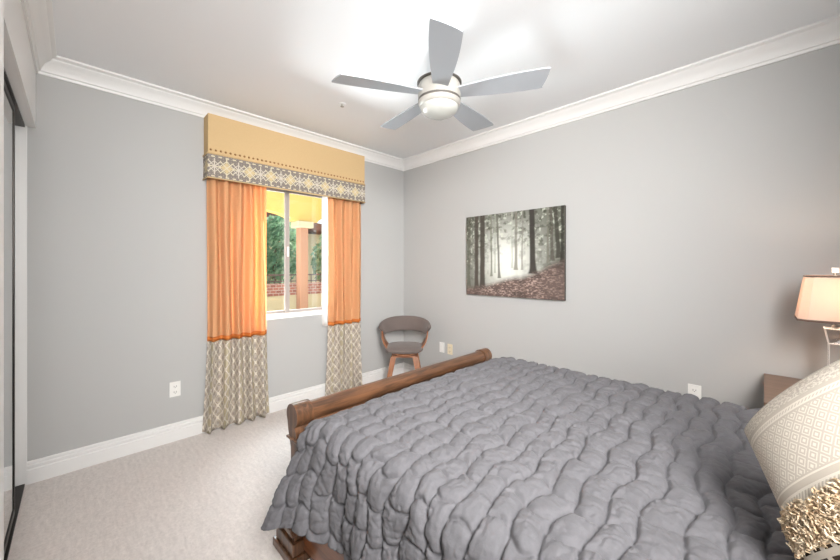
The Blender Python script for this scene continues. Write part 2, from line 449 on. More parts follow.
# neighbouring house
nh = empty('neighbour_house', (-13, 6, -0.15), 'pale peach house with brown eaves beyond the garden', 'building')
B().box((-2, -5, 0), (0, 8, 3.2)).build('house_wall', M['stuccow'], nh)
rf = B().prism([(-5.8, 3.95), (1.0, 3.15), (8.8, 2.6), (8.8, 3.0), (1.0, 3.5), (-5.8, 4.3)], -2.4, 0.7, 'x').build('roof_eave', M['tile'], nh)
def leafy(name, loc, h, r, n, lab, seed):
    rnd = random.Random(seed); t = empty(name, loc, lab, 'tree', 'garden trees beyond the railing')
    b = B().tube([(0, 0, 0), (0.05, 0.03, h*0.4), (0.0, 0.1, h*0.75)], [0.09, 0.07, 0.03], 8)
    for k in range(6):
        a = k*1.05; b.tube([(0.03, 0.03, h*0.4+k*0.05), (r*0.5*math.cos(a), r*0.5*math.sin(a), h*0.7)], [0.035, 0.012], 6)
    b.build('trunk', M['bark'], t, True)
    l = B()
    for k in range(n):
        while True:
            p = Vector((rnd.uniform(-1, 1), rnd.uniform(-1, 1), rnd.uniform(-1, 1)))
            if 0.35 < p.length < 1: break
        c = Vector((p.x*r, p.y*r, h*0.68+p.z*h*0.38)); q = Vector((rnd.gauss(0, 1), rnd.gauss(0, 1), rnd.gauss(0, 1))).normalized()
        u = q.orthogonal().normalized(); w_ = q.cross(u); s = rnd.uniform(0.07, 0.14)
        l.add([c-u*s, c+w_*s*0.4, c+u*s, c-w_*s*0.4], [(0, 1, 2, 3)])
    l.build('foliage', M['leaf'], t)
leafy('garden_tree', (-8.0, 1.55, -0.15), 3.0, 1.0, 2600, 'bushy green tree seen through the left window pane', 1)
leafy('garden_tree', (-7.4, 3.35, -0.15), 2.6, 0.7, 1200, 'slim green tree seen beside the column through the right pane', 2)

# ------------------------------------------------------------------ window dressing
VY0, VY1, VZ0, VZ1, VX = -2.222, -0.700, 2.075, 2.588, 0.130
val = empty('window_valance', (0, (VY0+VY1)/2, VZ0), 'gold box valance with nailhead row and grey medallion band above the window', 'valance')
L = VY1-VY0; band_h = 0.19; cz = VY0-(VY0+VY1)/2
hv = VZ1-VZ0
gb = B().box((VX-0.012, -L/2, band_h+0.010), (VX, L/2, hv), 0.003).box((0, -L/2, band_h+0.010), (VX-0.010, -L/2+0.012, hv), 0.003).box((0, L/2-0.012, band_h+0.010), (VX-0.010, L/2, hv), 0.003)
gb.box((0, -L/2+0.011, hv-0.012), (VX-0.011, L/2-0.011, hv-0.001)).build('gold_box', M['gold'], val)
# medallion band wraps front and two sides, with UV in metres
e = 0.004
path = [(0.0, -L/2-e), (VX+e-0.004, -L/2-e), (VX+e, -L/2-e+0.004), (VX+e, L/2+e-0.004), (VX+e-0.004, L/2+e), (0.0, L/2+e)]
vs = []; uv = []; d = 0
for i, (x, y) in enumerate(path):
    if i: d += math.hypot(x-path[i-1][0], y-path[i-1][1])
    for z in (0.0, band_h): vs.append((x, y, z)); uv.append((d, z))
fs = [(2*i, 2*i+2, 2*i+3, 2*i+1) for i in range(len(path)-1)]
k = len(vs)
for (x, y) in path:
    for z in (0.0, band_h): vs.append((min(x, VX-0.01) if x > 0.01 else x, max(-L/2+0.008, min(L/2-0.008, y)), z)); uv.append((0, 0))
fs += [(k+2*i, k+2*i+1, k+2*i+3, k+2*i+2) for i in range(len(path)-1)]
fs += [(2*i, k+2*i, k+2*i+2, 2*i+2) for i in range(len(path)-1)]
mesh_obj('medallion_band', vs, fs, M['medallion'], val, False, uv)
for z in (0.0, band_h+0.004):
    pts = [(0.0, -L/2-0.004, z), (VX+0.003, -L/2-0.004, z), (VX+0.003, L/2+0.004, z), (0, L/2+0.004, z)]
    B().tube(pts, 0.006, 8).build('piping', M['gold'], val, True)
M['nail'] = Mat('brass_nailhead', lin((150, 112, 72)), 0.35, 0.7).m
nprof = [(0.0001, 0.006), (0.005, 0.0045), (0.0080, 0.002), (0.0092, 0)]
proto = None
NN = 42
def nail_mesh():
    b = B(); seg = 10; v = []
    for r, z in nprof:
        for k in range(seg): a = 2*PI*k/seg; v.append((z, r*math.cos(a), r*math.sin(a)))
    f = [(i*seg+k, i*seg+(k+1) % seg, (i+1)*seg+(k+1) % seg, (i+1)*seg+k) for i in range(3) for k in range(seg)]
    return b.add(v, f)
for k in range(NN):
    if proto is None: proto = nail_mesh().build('nailhead', M['nail'], val, True); o = proto
    else: o = proto.copy(); COL.objects.link(o); o.parent = val
    o.location = (VX, -L/2+0.02+k*(L-0.04)/(NN-1), band_h+0.035)
for zz in (1,):
    pass

def curtain(y0, y1, nf, lab, seed, flare, edge):
    """pleated panel from the valance to the floor, orange above, patterned cloth below the seam"""
    rnd = random.Random(seed)
    t = empty('curtain_panel', (0.0, (y0+y1)/2, 0.0), lab, 'curtain', 'two tone curtains at the window')
    yc = (y0+y1)/2; n = 150
    ph = [rnd.uniform(-0.25, 0.25) for _ in range(nf+1)]
    def pt(s, z):
        q = s*nf; k = int(min(q, nf-1)); fq = q-k
        amp = 0.041*(0.68+0.32*(1-z/2.1))*(1+0.35*(ph[k]*(1-fq)+ph[min(k+1, nf)]*fq))
        x = 0.062+amp*math.cos(2*PI*(q+0.08*math.sin(3*z+q*1.7)+0.5))
        x += 0.007*math.sin(2*PI*(2*q)+z*1.3+seed)+0.006*(1-z/2.1)*math.sin(q*2.3+z*4)
        fl = flare*max(0, (0.9-z)/0.9)**1.5
        y = y0-fl+(y1-y0+2*fl)*s+0.012*math.sin(2*PI*q*1.0+0.9)*(0.6+0.4*math.sin(z*2+q))
        x = 0.026+0.5*((x-0.026)+math.sqrt((x-0.026)**2+0.0001))
        if s < 0.05 and edge < 0: x = x*(s/0.05)+0.024*(1-s/0.05)
        return (x, y-yc, z)
    def panel(z0, z1, nz, name, mat, off=0.0):
        vs = []; uv = []; d = 0; prev = None
        lens = [0.0]
        for i in range(1, n+1):
            a = pt((i-1)/n, 0.4); b_ = pt(i/n, 0.4); lens.append(lens[-1]+math.hypot(a[0]-b_[0], a[1]-b_[1]))
        for i in range(n+1):
            for j in range(nz+1):
                z = z0+(z1-z0)*j/nz
                p = pt(i/n, z)
                if z < 0.02: p = (p[0]+0.004*math.sin(i*0.3), p[1], z)
                vs.append((p[0]+off, p[1], p[2])); uv.append((lens[i], z))
        o = mesh_obj(name, vs, grid_faces(n+1, nz+1), mat, t, True, uv)
        md = o.modifiers.new('thick', 'SOLIDIFY'); md.thickness = 0.0022; md.offset = 0
        return o
    panel(0.745, 2.12, 40, 'orange_cloth', M['curtain'])
    panel(0.012, 0.742, 26, 'patterned_cloth', M['damask'])
    panel(0.750, 0.785, 2, 'hem_band', M['hem'], 0.003)
    if edge > 0:
        lv = []
        for j in range(21):
            z = 0.747+j*(2.11-0.747)/20
            for q in range(9): lv.append((0.030+0.030*math.sin(PI*q/8)+0.003*math.sin(z*5), y0-0.052+q*0.0085-yc, z))
        mesh_obj('white_lining', lv, grid_faces(21, 9), M['lining'], t, True)
curtain(-2.210, -1.738, 5, 'wide orange curtain panel with patterned foot, left of the window', 3, 0.035, -1)
curtain(-1.112, -0.695, 4, 'orange curtain panel with patterned foot, hanging on the corner side of the window', 8, 0.03, 1)

# ------------------------------------------------------------------ outlets, switch plate, sprinkler
def plate(name, loc, normal, lab, mat, kind):
    rz = {'x': 0, 'y': -PI/2}[normal]
    o = empty(name, loc, lab, 'outlet' if kind else 'wall plate', None, rz)
    B().box((0, -0.036, -0.058), (0.006, 0.036, 0.058), 0.002).build('face_plate', mat, o)
    if kind:
        for s in (-1, 1):
            r = B().box((0.006, -0.017, s*0.022-0.015), (0.0085, 0.017, s*0.022+0.015), 0.001).build('receptacle', mat, o)
            B().box((0.0085, -0.009, s*0.022-0.004), (0.0092, -0.006, s*0.022+0.006)).box((0.0085, 0.006, s*0.022-0.004), (0.0092, 0.009, s*0.022+0.006)).box((0.0085, -0.0025, s*0.022-0.011), (0.0092, 0.0025, s*0.022-0.007)).build('slots', M['slot'], r)
    else:
        B().box((0.006, -0.012, -0.03), (0.0085, 0.012, 0.03), 0.001).build('insert', mat, o)
plate('wall_outlet', (0, -2.417, 0.402), 'x', 'white duplex outlet on the window wall left of the curtains', M['plate'], 1)
plate('blank_plate', (0.655, 0, 0.440), 'y', 'white wall plate low beside the corner chair', M['plate'], 0)
plate('wall_outlet', (0.775, 0, 0.437), 'y', 'ivory duplex outlet beside the white plate near the chair', M['plate_ivory'], 1)
plate('wall_outlet', (2.930, 0, 0.502), 'y', 'white duplex outlet just above the far edge of the quilt', M['plate'], 1)
sp = empty('fire_sprinkler', (0.805, -1.415, H), 'small pendent sprinkler head on the ceiling near the valance', 'sprinkler')
B().lathe([(0.03, -0.004), (0.032, 0.0)]).build('escutcheon', M['ceiling'], sp)
B().lathe([(0.006, -0.016), (0.006, -0.004)], seg=12).lathe([(0.014, -0.022), (0.015, -0.020), (0.003, -0.019), (0.003, -0.014)], seg=12).build('head', M['fan'], sp)

# ------------------------------------------------------------------ canvas print (forest in mist)
PX0, PX1, PZ0, PZ1 = 1.029, 2.066, 1.071, 1.884
pic = empty('canvas_print', ((PX0+PX1)/2, 0, PZ0), 'wide canvas print of misty dark tree trunks on the grey wall', 'picture')
PW, PH_ = PX1-PX0, PZ1-PZ0
B().box((-PW/2, -0.034, 0), (PW/2, -0.004, PH_), 0.002).build('stretched_canvas', Mat('canvas_edge', lin((70, 64, 58)), 0.8).m, pic)
nx, nz = 260, 200
U, V = np.meshgrid(np.linspace(0, 1, nx), np.linspace(0, 1, nz), indexing='ij')
def l3(c): return np.array(lin(c))
def mixa(a, b, f): return a*(1-f[..., None])+b*f[..., None]
sky = np.exp(-(((U-0.47)/0.30)**2+((V-0.42)/0.42)**2))
img = mixa(np.broadcast_to(l3((92, 94, 84)), U.shape+(3,)), l3((232, 234, 226)), np.clip(sky*1.0, 0, 1))
fol = fbm(U*26, V*22, 1, 4)
img = mixa(img, l3((70, 72, 60)), np.clip((fol-0.50)*5, 0, 1)*np.clip(0.25+V*0.8-sky*0.5, 0, 0.8))
img = mixa(img, l3((214, 220, 204)), np.clip((fbm(U*40, V*34, 5, 3)-0.60)*6, 0, 1)*np.clip(V*0.8, 0, .6))
def trunk(x, w_, vb, c, a, lean=0.0):
    global img
    xc = x+lean*(V-vb)+0.004*(vnoise(V*9, x*50)-0.5)
    ww = w_*(1+0.9*np.exp(-(V-vb)/0.05)*(V > vb))
    f = np.clip(2.6-np.abs(U-xc)/ww*2.0, 0, 1)*(V > vb)*a
    img = mixa(img, l3(c), np.clip(f, 0, a))
for x, w_, vb, c, a, ln in ((0.34, 0.006, 0.28, (140, 146, 132), .6, 0), (0.52, 0.007, 0.34, (168, 172, 160), .6, 0), (0.56, 0.012, 0.32, (120, 118, 108), .8, 0), (0.62, 0.007, 0.32, (130, 128, 120), .7, 0.01),
                            (0.30, 0.008, 0.24, (112, 114, 100), .8, -0.01), (0.385, 0.010, 0.22, (98, 98, 88), .85, -0.03), (0.86, 0.008, 0.4, (110, 108, 98), .8, 0.0), (0.90, 0.012, 0.42, (80, 76, 68), .85, -0.03), (0.955, 0.016, 0.45, (60, 57, 50), .9, -0.06),
                            (0.985, 0.012, 0.4, (44, 42, 36), .9, 0.0), (0.03, 0.015, 0.1, (90, 88, 78), .7, 0.01), (0.125, 0.020, 0.06, (74, 68, 62), .95, 0.0), (0.195, 0.026, 0.06, (68, 62, 56), .95, 0.0), (0.725, 0.024, 0.28, (56, 52, 48), .97, -0.015)):
    trunk(x, w_, vb, c, a, ln)
fol2 = fbm(U*30+4, V*26, 9, 4)
img = mixa(img, l3((58, 60, 48)), np.clip((fol2-0.60)*7, 0, 1)*np.clip((V-0.30)*1.6, 0, .75)*np.clip(np.abs(U-0.5)*2+0.15, 0, 1))
gl = 0.13+0.14*np.clip((U-0.15)/0.4, 0, 1)+0.20*np.clip((U-0.60)/0.40, 0, 1)**1.2+0.05*(fbm(U*9, V*3, 77, 3)-0.5)
g = np.clip((gl-V)*14, 0, 1)
gc = mixa(np.broadcast_to(l3((100, 84, 78)), U.shape+(3,)), l3((186, 164, 154)), np.clip((fbm(U*60+6*V, V*110, 13, 3)-0.50)*3.5, 0, 0.8)*np.clip(0.3+1.5*np.exp(-((U-0.5)/0.28)**2), 0, 1))
gc = mixa(gc, l3((60, 52, 48)), np.clip((fbm(U*14, V*26, 21, 3)-0.48)*4, 0, 1)*0.6)
img = mixa(img, gc, g)
vs = [(-PW/2+0.001+(PW-0.002)*i/(nx-1), -0.0348, 0.001+(PH_-0.002)*j/(nz-1)) for i in range(nx) for j in range(nz)]
cm = Mat('forest_picture', (1, 1, 1), 0.65, spec=0.3); at = cm.node('ShaderNodeAttribute', attribute_name='Col')
cm.nt.links.new(at.outputs['Color'], cm.b.inputs['Base Color'])
o = mesh_obj('printed_face', vs, grid_faces(nx, nz), cm.m, pic)
ca = o.data.color_attributes.new('Col', 'FLOAT_COLOR', 'POINT')
ca.data.foreach_set('color', np.concatenate([img.reshape(-1, 3), np.ones((nx*nz, 1))], 1).astype(np.float32).ravel())

# ------------------------------------------------------------------ ceiling fan
FX, FY, FZ = 1.857, -1.393, 2.40
fan = empty('ceiling_fan', (FX, FY, H), 'five blade white ceiling fan with unlit dome light', 'ceiling fan')
fz = FZ-H
B().lathe([(0.018, -0.215), (0.018, -0.07), (0.050, -0.065), (0.062, -0.03), (0.064, 0.0)]).build('canopy', M['fan'], fan, True, 40)
B().lathe([(0.10, fz-0.030), (0.124, fz-0.024), (0.130, fz-0.010), (0.132, fz+0.020), (0.128, fz+0.060), (0.115, fz+0.085), (0.085, fz+0.10)], seg=56).build('motor_housing', M['fan'], fan, True, 50)
B().lathe([(0.120, fz-0.037), (0.130, fz-0.035), (0.130, fz-0.022), (0.120, fz-0.020)], seg=56).build('shadow_ring', M['dark'], fan, True, 50)
B().lathe([(0.122, fz+0.074), (0.136, fz+0.076), (0.136, fz+0.082), (0.115, fz+0.086)], seg=56).build('top_ring', M['dark'], fan, True, 50)
B().lathe([(0.110, fz-0.066), (0.120, fz-0.062), (0.127, fz-0.050), (0.130, fz-0.036), (0.10, fz-0.034)], seg=56).build('light_collar', M['fan'], fan, True, 50)
dome = [(0.0001, fz-0.128)]+[(0.116*math.sin(a), fz-0.066-0.062*math.cos(a)) for a in [PI/2*i/12 for i in range(1, 13)]]
B().lathe(dome, seg=56).build('dome_light', M['opal'], fan, True, 60)
def blade_mesh():
    n = 26; pts = []
    R0, R1 = 0.115, 0.636
    top = []; bot = []
    for i in range(n+1):
        s = i/n; r = R0+(R1-R0)*s
        wd = 0.045+0.036*math.sin(PI*0.5*min(1.25, s/0.78))
        top.append((r, wd*1.0)); bot.append((r, -wd*0.92))
    # slanted, softly rounded tip
    tip = []
    a, b_ = top[-1], bot[-1]
    for k in range(1, 8):
        u = k/8; y = a[1]+(b_[1]-a[1])*u; tip.append((R1-0.046+0.046*u+0.006*math.sin(PI*u), y))
    top[-1] = (R1-0.050, top[-1][1]-0.001); bot[-1] = (R1, bot[-1][1]+0.004); top[-2] = (R1-0.060, top[-2][1])
    outline = top+tip+bot[::-1]
    th = 0.0045; v = []; m_ = len(outline)
    for z in (-th, th):
        for x, y in outline: v.append((x, y, z))
    f = [(i, (i+1) % m_, m_+(i+1) % m_, m_+i) for i in range(m_)]
    # cap strips between top and bottom edge
    nt = len(top); 
    f += [tuple(range(m_))[::-1], tuple(range(m_, 2*m_))]
    return B().add(v, f)
bp = None
for k in range(5):
    ang = math.radians(26.5+72*k)
    if bp is None:
        bp = blade_mesh().build('blade', M['blade'], fan)
        ip = B().box((0.09, -0.022, -0.004), (0.19, 0.022, 0.010), 0.003).build('blade_iron', M['fan'], bp); o = bp
        ip.location = (0, 0, 0.004)
    else:
        o = bp.copy(); COL.objects.link(o); o.parent = fan
        q = ip.copy(); COL.objects.link(q); q.parent = o
    o.rotation_euler = (Matrix.Rotation(ang, 3, 'Z') @ Matrix.Rotation(math.radians(-10), 3, 'X')).to_euler()
    o.location = (0, 0, fz+0.012)

# ------------------------------------------------------------------ corner chair
ch = empty('accent_chair', (0.47, -0.41, 0), 'grey upholstered barrel chair with orange wood legs in the corner', 'chair', None, math.radians(-45))
# local +x faces the camera (front of the chair)
def leg(sx, sy):
    b = B(); top_ = Vector((sx*0.115, sy*0.115, 0.405)); bot_ = Vector((sx*0.195, sy*0.195, 0.0))
    v = []
    for p, s in ((top_, 0.028), (bot_, 0.019)):
        for dx, dy in ((-1, -1), (1, -1), (1, 1), (-1, 1)): v.append((p.x+dx*s, p.y+dy*s, p.z))
    return b.add(v, [(0, 1, 5, 4), (1, 2, 6, 5), (2, 3, 7, 6), (3, 0, 4, 7), (0, 3, 2, 1), (4, 5, 6, 7)])
for sx in (-1, 1):
    for sy in (-1, 1): leg(sx, sy).build('leg', M['chairwood'], ch)
B().box((-0.13, -0.13, 0.395), (0.13, 0.13, 0.415), 0.004).build('swivel_plate', M['chairwood'], ch)
# bent plywood cradle: rises from under the seat on each side to carry the back
def cradle():
    n = 40; v = []
    for i in range(n+1):
        s = -1+2*i/n                                  # side to side
        a = s*1.72
        y = 0.262*math.sin(a) if abs(a) < PI/2 else math.copysign(0.262*(1-0.10*(abs(a)-PI/2)), a)
        z = 0.640-0.205*math.cos(a); y = 0.252*math.copysign(abs(math.sin(a))**0.85, a) if a else 0.0
        xc = 0.03-0.12*max(0, abs(s)-0.35)/0.65; w_ = 0.17*(1-0.74*min(1, abs(s)/0.95)**1.1)
        for dx in (-w_, w_):
            v.append((xc+dx, y, z))
    f = [(2*i, 2*i+1, 2*i+3, 2*i+2) for i in range(n)]
    return v, f
v, f = cradle(); o = mesh_obj('wood_cradle', v, f, M['chairwood'], ch, True)
md = o.modifiers.new('t', 'SOLIDIFY'); md.thickness = 0.014; md.offset = 0
md = o.modifiers.new('b', 'BEVEL'); md.width = 0.003; md.segments = 2
# seat cushion
def superpad(a, b_, t, n=32, e=3.0, dome_=0.015):
    v = []; rows = 10
    for j in range(rows+1):
        ph = -PI/2+PI*j/rows; cr = abs(math.cos(ph))**0.45; zz = math.copysign(abs(math.sin(ph))**0.7, math.sin(ph))
        for k in range(n):
            th = 2*PI*k/n; c, s = math.cos(th), math.sin(th)
            x = a*math.copysign(abs(c)**(2/e), c)*cr; y = b_*math.copysign(abs(s)**(2/e), s)*cr
            v.append((x, y, zz*t/2+dome_*(1-(x/a)**2)*(1-(y/b_)**2)*(zz > 0)))
    f = [(j*n+k, j*n+(k+1) % n, (j+1)*n+(k+1) % n, (j+1)*n+k) for j in range(rows) for k in range(n)]
    return B().add(v, f)
o = superpad(0.215, 0.205, 0.060).build('seat', M['greyfab'], ch, True); o.location = (0.02, 0, 0.478)
# curved back rest: a band that wraps round the sitter, tapering to rounded ends
nb, mb = 60, 12; v = []
for i in range(nb+1):
    s = -1+2*i/nb; a = s*math.radians(86); R_ = 0.262
    zt = 0.790-0.070*abs(s)**2.2; zb = 0.622-0.030*abs(s)**2
    if abs(s) > 0.72: q = (abs(s)-0.72)/0.28; zt -= 0.010*q**2; zb += 0.085*q**1.6
    for j in range(mb+1):
        th = 2*PI*j/mb; zc = (zt+zb)/2; hz = (zt-zb)/2
        cz_ = math.sin(th); cx_ = math.cos(th)
        zz = zc+hz*math.copysign(abs(cz_)**0.6, cz_); out = (zz-0.66)*0.22
        rr = R_+out+0.022*math.copysign(abs(cx_)**0.8, cx_)
        v.append((-rr*math.cos(a)*0.92+0.01, rr*math.sin(a), zz))
f = [(i*(mb+1)+j, (i+1)*(mb+1)+j, (i+1)*(mb+1)+j+1, i*(mb+1)+j+1) for i in range(nb) for j in range(mb)]
f += [tuple(range(mb)), tuple(nb*(mb+1)+j for j in range(mb))[::-1]]
B().add(v, f).build('backrest', M['greyfab'], ch, True)

# ------------------------------------------------------------------ bed
BY0, BY1 = -2.245, -0.640
bed = empty('sleigh_bed', (1.70, (BY0+BY1)/2, 0), 'dark walnut sleigh bed frame with rolled footboard under the grey quilt', 'bed')
by = (BY0+BY1)/2; bx = 1.70
def sleigh_profile(sc_=1.0, grow=0.0, zt=0.705, zlow=0.14):
    """x-z outline of the rolled footboard: scroll outwards (-x) at the top, hollow neck, sweep to the foot"""
    g = grow; p = []
    cx_, cz_, r = -0.014, zt-0.052, 0.052+g
    for k in range(15):
        a = math.radians(-62+k*(275)/14)      # from inner lower side over the top to the outer underside
        p.append((cx_+r*math.cos(a)*1.02, cz_+r*math.sin(a)))
    # outer side going down
    for x, z in ((-0.048, 0.575), (-0.034, 0.54), (-0.022, 0.50), (-0.020, 0.44), (-0.030, 0.36), (-0.052, 0.28), (-0.082, 0.21), (-0.098, zlow)):
        p.append((x-g, z))
    for x, z in ((-0.010, zlow), (0.012, 0.22), (0.030, 0.30), (0.040, 0.38), (0.042, 0.46), (0.034, 0.54), (0.022, 0.585)):
        p.append((x+g, z))
    return p
# footboard panel between the posts, a little inside the post outline
B().prism(sleigh_profile(1, -0.006), BY0-by+0.085, BY1-by-0.085, 'y').build('footboard', M['wood'], bed, True, 35)
for s in (-1, 1):
    ye = BY0 if s < 0 else BY1
    y0, y1 = (ye, ye+0.085) if s < 0 else (ye-0.085, ye)
    po = B().prism(sleigh_profile(1, 0.004, zlow=0.205), y0-by, y1-by, 'y').build('footboard_post', M['woodv'], bed, True, 35)
    md = po.modifiers.new('b', 'BEVEL'); md.width = 0.006; md.segments = 3; md.limit_method = 'ANGLE'; md.angle_limit = math.radians(50)
    yy0, yy1 = y0-by-0.008, y1-by+0.008
    B().box((-0.060, yy0, 0.540), (0.062, yy1, 0.552), 0.004).build('collar', M['woodv'], po)
    # stepped plinth foot
    ft = B()
    for x0, x1, e, z0, z1 in ((-0.125, 0.060, 0.028, 0.0, 0.03), (-0.115, 0.052, 0.020, 0.03, 0.075), (-0.105, 0.040, 0.010, 0.075, 0.10), (-0.120, 0.052, 0.022, 0.10, 0.118), (-0.128, 0.058, 0.028, 0.118, 0.135), (-0.120, 0.050, 0.020, 0.135, 0.150), (-0.108, 0.042, 0.010, 0.150, 0.20)):
        ft.box((x0-e*0.4, y0-by-e*1.5, z0*1.3), (x1+e*0.3, y1-by+e, z1*1.3), 0.004)
    ft.build('plinth_foot', M['woodv'], po)
# side rails with a scooped lower edge
for s in (-1, 1):
    yr = (BY0+0.025 if s < 0 else BY1-0.055)-by
    pr = [(0.05, 0.37), (0.05, 0.05)]
    for k in range(9): a = k/8*PI/2; pr.append((0.07+0.40*math.sin(a), 0.05+0.10*(1-math.cos(a))))
    pr += [(1.80, 0.15), (1.80, 0.15)]
    for k in range(9): a = PI/2-k/8*PI/2; pr.append((2.16-0.16*math.sin(a)-0.0, 0.05+0.10*(1-math.cos(a))))
    pr += [(2.17, 0.05), (2.17, 0.37)]
    q = []
    for p in pr:
        if not q or (abs(p[0]-q[-1][0])+abs(p[1]-q[-1][1])) > 1e-4: q.append(p)
    B().prism(q, yr, yr+0.03, 'y').build('side_rail', M['woodx'], bed)
# headboard: tall sleigh scroll against the east wall
hb = []
for k in range(13):
    a = math.radians(242-k*(262)/12); hb.append((2.155+0.05*math.cos(a), 1.24+0.05*math.sin(a)))
hbp = [(2.15, 1.19), (2.13, 1.05), (2.125, 0.8), (2.13, 0.5), (2.14, 0.0), (2.20, 0.0), (2.19, 0.5), (2.17, 0.8), (2.175, 1.05), (2.20, 1.20), (2.205, 1.24), (2.19, 1.28), (2.155, 1.29), (2.12, 1.27), (2.11, 1.24), (2.12, 1.21)]
B().prism(hbp, BY0-by+0.01, BY1-by-0.01, 'y').build('headboard', M['wood'], bed, True, 35)
mt = tag(B().box((1.80, BY0+0.06, 0.36), (3.80, BY1-0.09, 0.645), 0.05).build('mattress', M['mattress']), 'white mattress under the grey quilt on the sleigh bed', 'mattress')
bxs = tag(B().box((1.80, BY0+0.07, 0.20), (3.80, BY1-0.10, 0.355), 0.02).build('box_spring', M['mattress']), 'pale box spring beneath the mattress inside the bed rails', 'box spring')

# ------------------------------------------------------------------ quilt
def quilt():
    X0_, X1_ = 1.805, 3.80
    nearD, farD, r = 0.262, 0.30, 0.085
    yn, yf, zt = -2.262, -0.700, 0.682
    arc = r*PI/2
    Ltop = (yf-yn)-2*r
    T = nearD+arc+Ltop+arc+farD
    st = 0.0041
    nxq = int((X1_-X0_)/st)+1; nt = int(T/st)+1
    Xg, Tg = np.meshgrid(np.linspace(X0_, X1_, nxq), np.linspace(0, T, nt), indexing='ij')
    # base section
    t1 = nearD; t2 = t1+arc; t3 = t2+Ltop; t4 = t3+arc
    Y = np.zeros_like(Tg); Z = np.zeros_like(Tg)
    m = Tg < t1; Y[m] = yn; Z[m] = zt-r-(t1-Tg[m])
    m = (Tg >= t1) & (Tg < t2); a = (Tg[m]-t1)/r; Y[m] = yn+r-r*np.cos(a); Z[m] = zt-r+r*np.sin(a)
    m = (Tg >= t2) & (Tg < t3); Y[m] = yn+r+(Tg[m]-t2); Z[m] = zt
    m = (Tg >= t3) & (Tg < t4); a = (Tg[m]-t3)/r; Y[m] = yf-r+r*np.sin(a); Z[m] = zt-r+r*np.cos(a)
    m = Tg >= t4; Y[m] = yf; Z[m] = zt-r-(Tg[m]-t4)
    # gentle mattress sag, lump and foot end fall
    topw = np.clip(np.sin(np.clip((Tg-t1)/(t4-t1), 0, 1)*PI), 0, 1)
    Z += 0.016*topw**0.5+0.016*(fbm(Xg*2.2, Tg*2.0, 31, 2)-0.5)*topw
    foot = np.clip((2.02-Xg)/(2.02-X0_), 0, 1)
    Z -= 0.075*foot**2.2*(0.35+0.65*np.clip((Tg-t1*0.6)/0.3, 0, 1))*np.clip((t4-Tg)/0.2, 0.4, 1)
    # near side drop: flares outward with soft folds, most at the foot corner
    dn = np.clip((t1-Tg)/nearD, 0, 1)
    Y -= dn**1.1*(0.012+0.125*np.exp(-((Xg-X0_)/0.17)**1.4)+0.028*fbm(Xg*5, Tg*0+2, 41, 2))
    Y -= dn*0.020*np.sin(Xg*19+0.8+Tg*3)*np.clip((Xg-X0_)/0.2, 0, 1)
    Xo = Xg-dn**1.4*0.03*np.exp(-(Xg-X0_)/0.25)
    Z += dn*0.035*np.exp(-((Xg-X0_-0.02)/0.10)**2)*0+dn*0.020*np.sin(Xg*5.0)
    Z -= dn*0.055*np.exp(-((Xg-X0_)/0.12)**2)
    df = np.clip((Tg-t4)/farD, 0, 1); Y += df*0.015*np.sin(Xg*17)
    # quilting: wavy seams running across the bed, staggered cross seams between them
    SX, SY = 0.078, 0.108
    wob = 0.45*(fbm(Xg*5.0, Tg*3.0, 51, 2)-0.5)+0.10*(fbm(Xg*18, Tg*18, 52, 2)-0.5)
    wave = 0.14*np.sin(Tg*2*PI/0.25+2.2*np.sin(Xg*5)+Xg*9)+0.10*np.sin(Tg*2*PI/0.61+Xg*13)
    u = Xg/SX+wave+wob
    ku = np.floor(u); fu = u-ku
    jit = _tab[(ku.astype(int)*7) % 256, 11]
    v_ = Tg/(SY*(0.90+0.25*_tab[(ku.astype(int)*13) % 256, 40]))+jit+0.30*(vnoise(ku*3.3, Tg*4, 61)-0.5)+0.16*np.sin(fu*PI)*np.sign(_tab[(ku.astype(int)*3) % 256, 5]-0.4)+0.16*(fbm(Xg*14, Tg*6, 66, 2)-0.5)
    kv = np.floor(v_); fv = v_-kv
    du = np.minimum(fu, 1-fu)*SX; dv = np.minimum(fv, 1-fv)*SY
    def prof(d, w): return 0.42*(1-np.exp(-(d/0.0042)**1.3))+0.36*(1-np.exp(-d/0.012))+0.22*np.clip(d/w, 0, 1)**0.8
    pu = prof(du, SX*0.5); pv = prof(dv, SY*0.5)
    hcell = 0.85+0.3*_tab[(ku.astype(int)*5+3) % 256, (kv.astype(int)*9) % 256]
    h = 0.0215*pu*(0.16+0.84*pv)*hcell
    # puckers: short ridges leaving the seams, plus crumple
    puck = (fbm(Xg*14+kv*3.1, Tg*75+ku*7.7+3*vnoise(Xg*22, Tg*22, 3), 71, 2)-0.5)
    h += 0.0140*puck*np.exp(-du/0.022)*np.clip(du/0.004, 0, 1)
    puck2 = (fbm(Xg*75+kv*3.1, Tg*14+ku*7.7, 74, 2)-0.5)
    h += 0.0100*puck2*np.exp(-dv/0.020)*np.clip(dv/0.004, 0, 1)
    cw = fbm(Xg*11, Tg*11, 88, 2)*3
    cr = np.abs(fbm(Xg*17+cw+3*kv, Tg*26-cw+2*ku, 81, 2)-0.5)
    cr2 = np.abs(fbm(Xg*40-cw+kv, Tg*34+cw+ku, 84, 2)-0.5)
    ed_ = np.clip(du/0.008, 0, 1)*np.clip(dv/0.008, 0, 1)
    h += (0.040*np.clip(cr, 0, 0.10)+0.016*np.clip(cr2, 0, 0.12))*ed_
    P3 = np.stack([Xo, Y, Z], -1)
    dX = np.gradient(P3, axis=0); dT = np.gradient(P3, axis=1); N = np.cross(dX, dT); N /= np.linalg.norm(N, axis=-1, keepdims=True)+1e-9
    P3 = P3+N*h[..., None]
    vs = P3.reshape(-1, 3)
    o = mesh_obj('quilt', vs.tolist(), grid_faces(nxq, nt), M['quilt'], None, True)
    md = o.modifiers.new('thick', 'SOLIDIFY'); md.thickness = 0.006; md.offset = -1
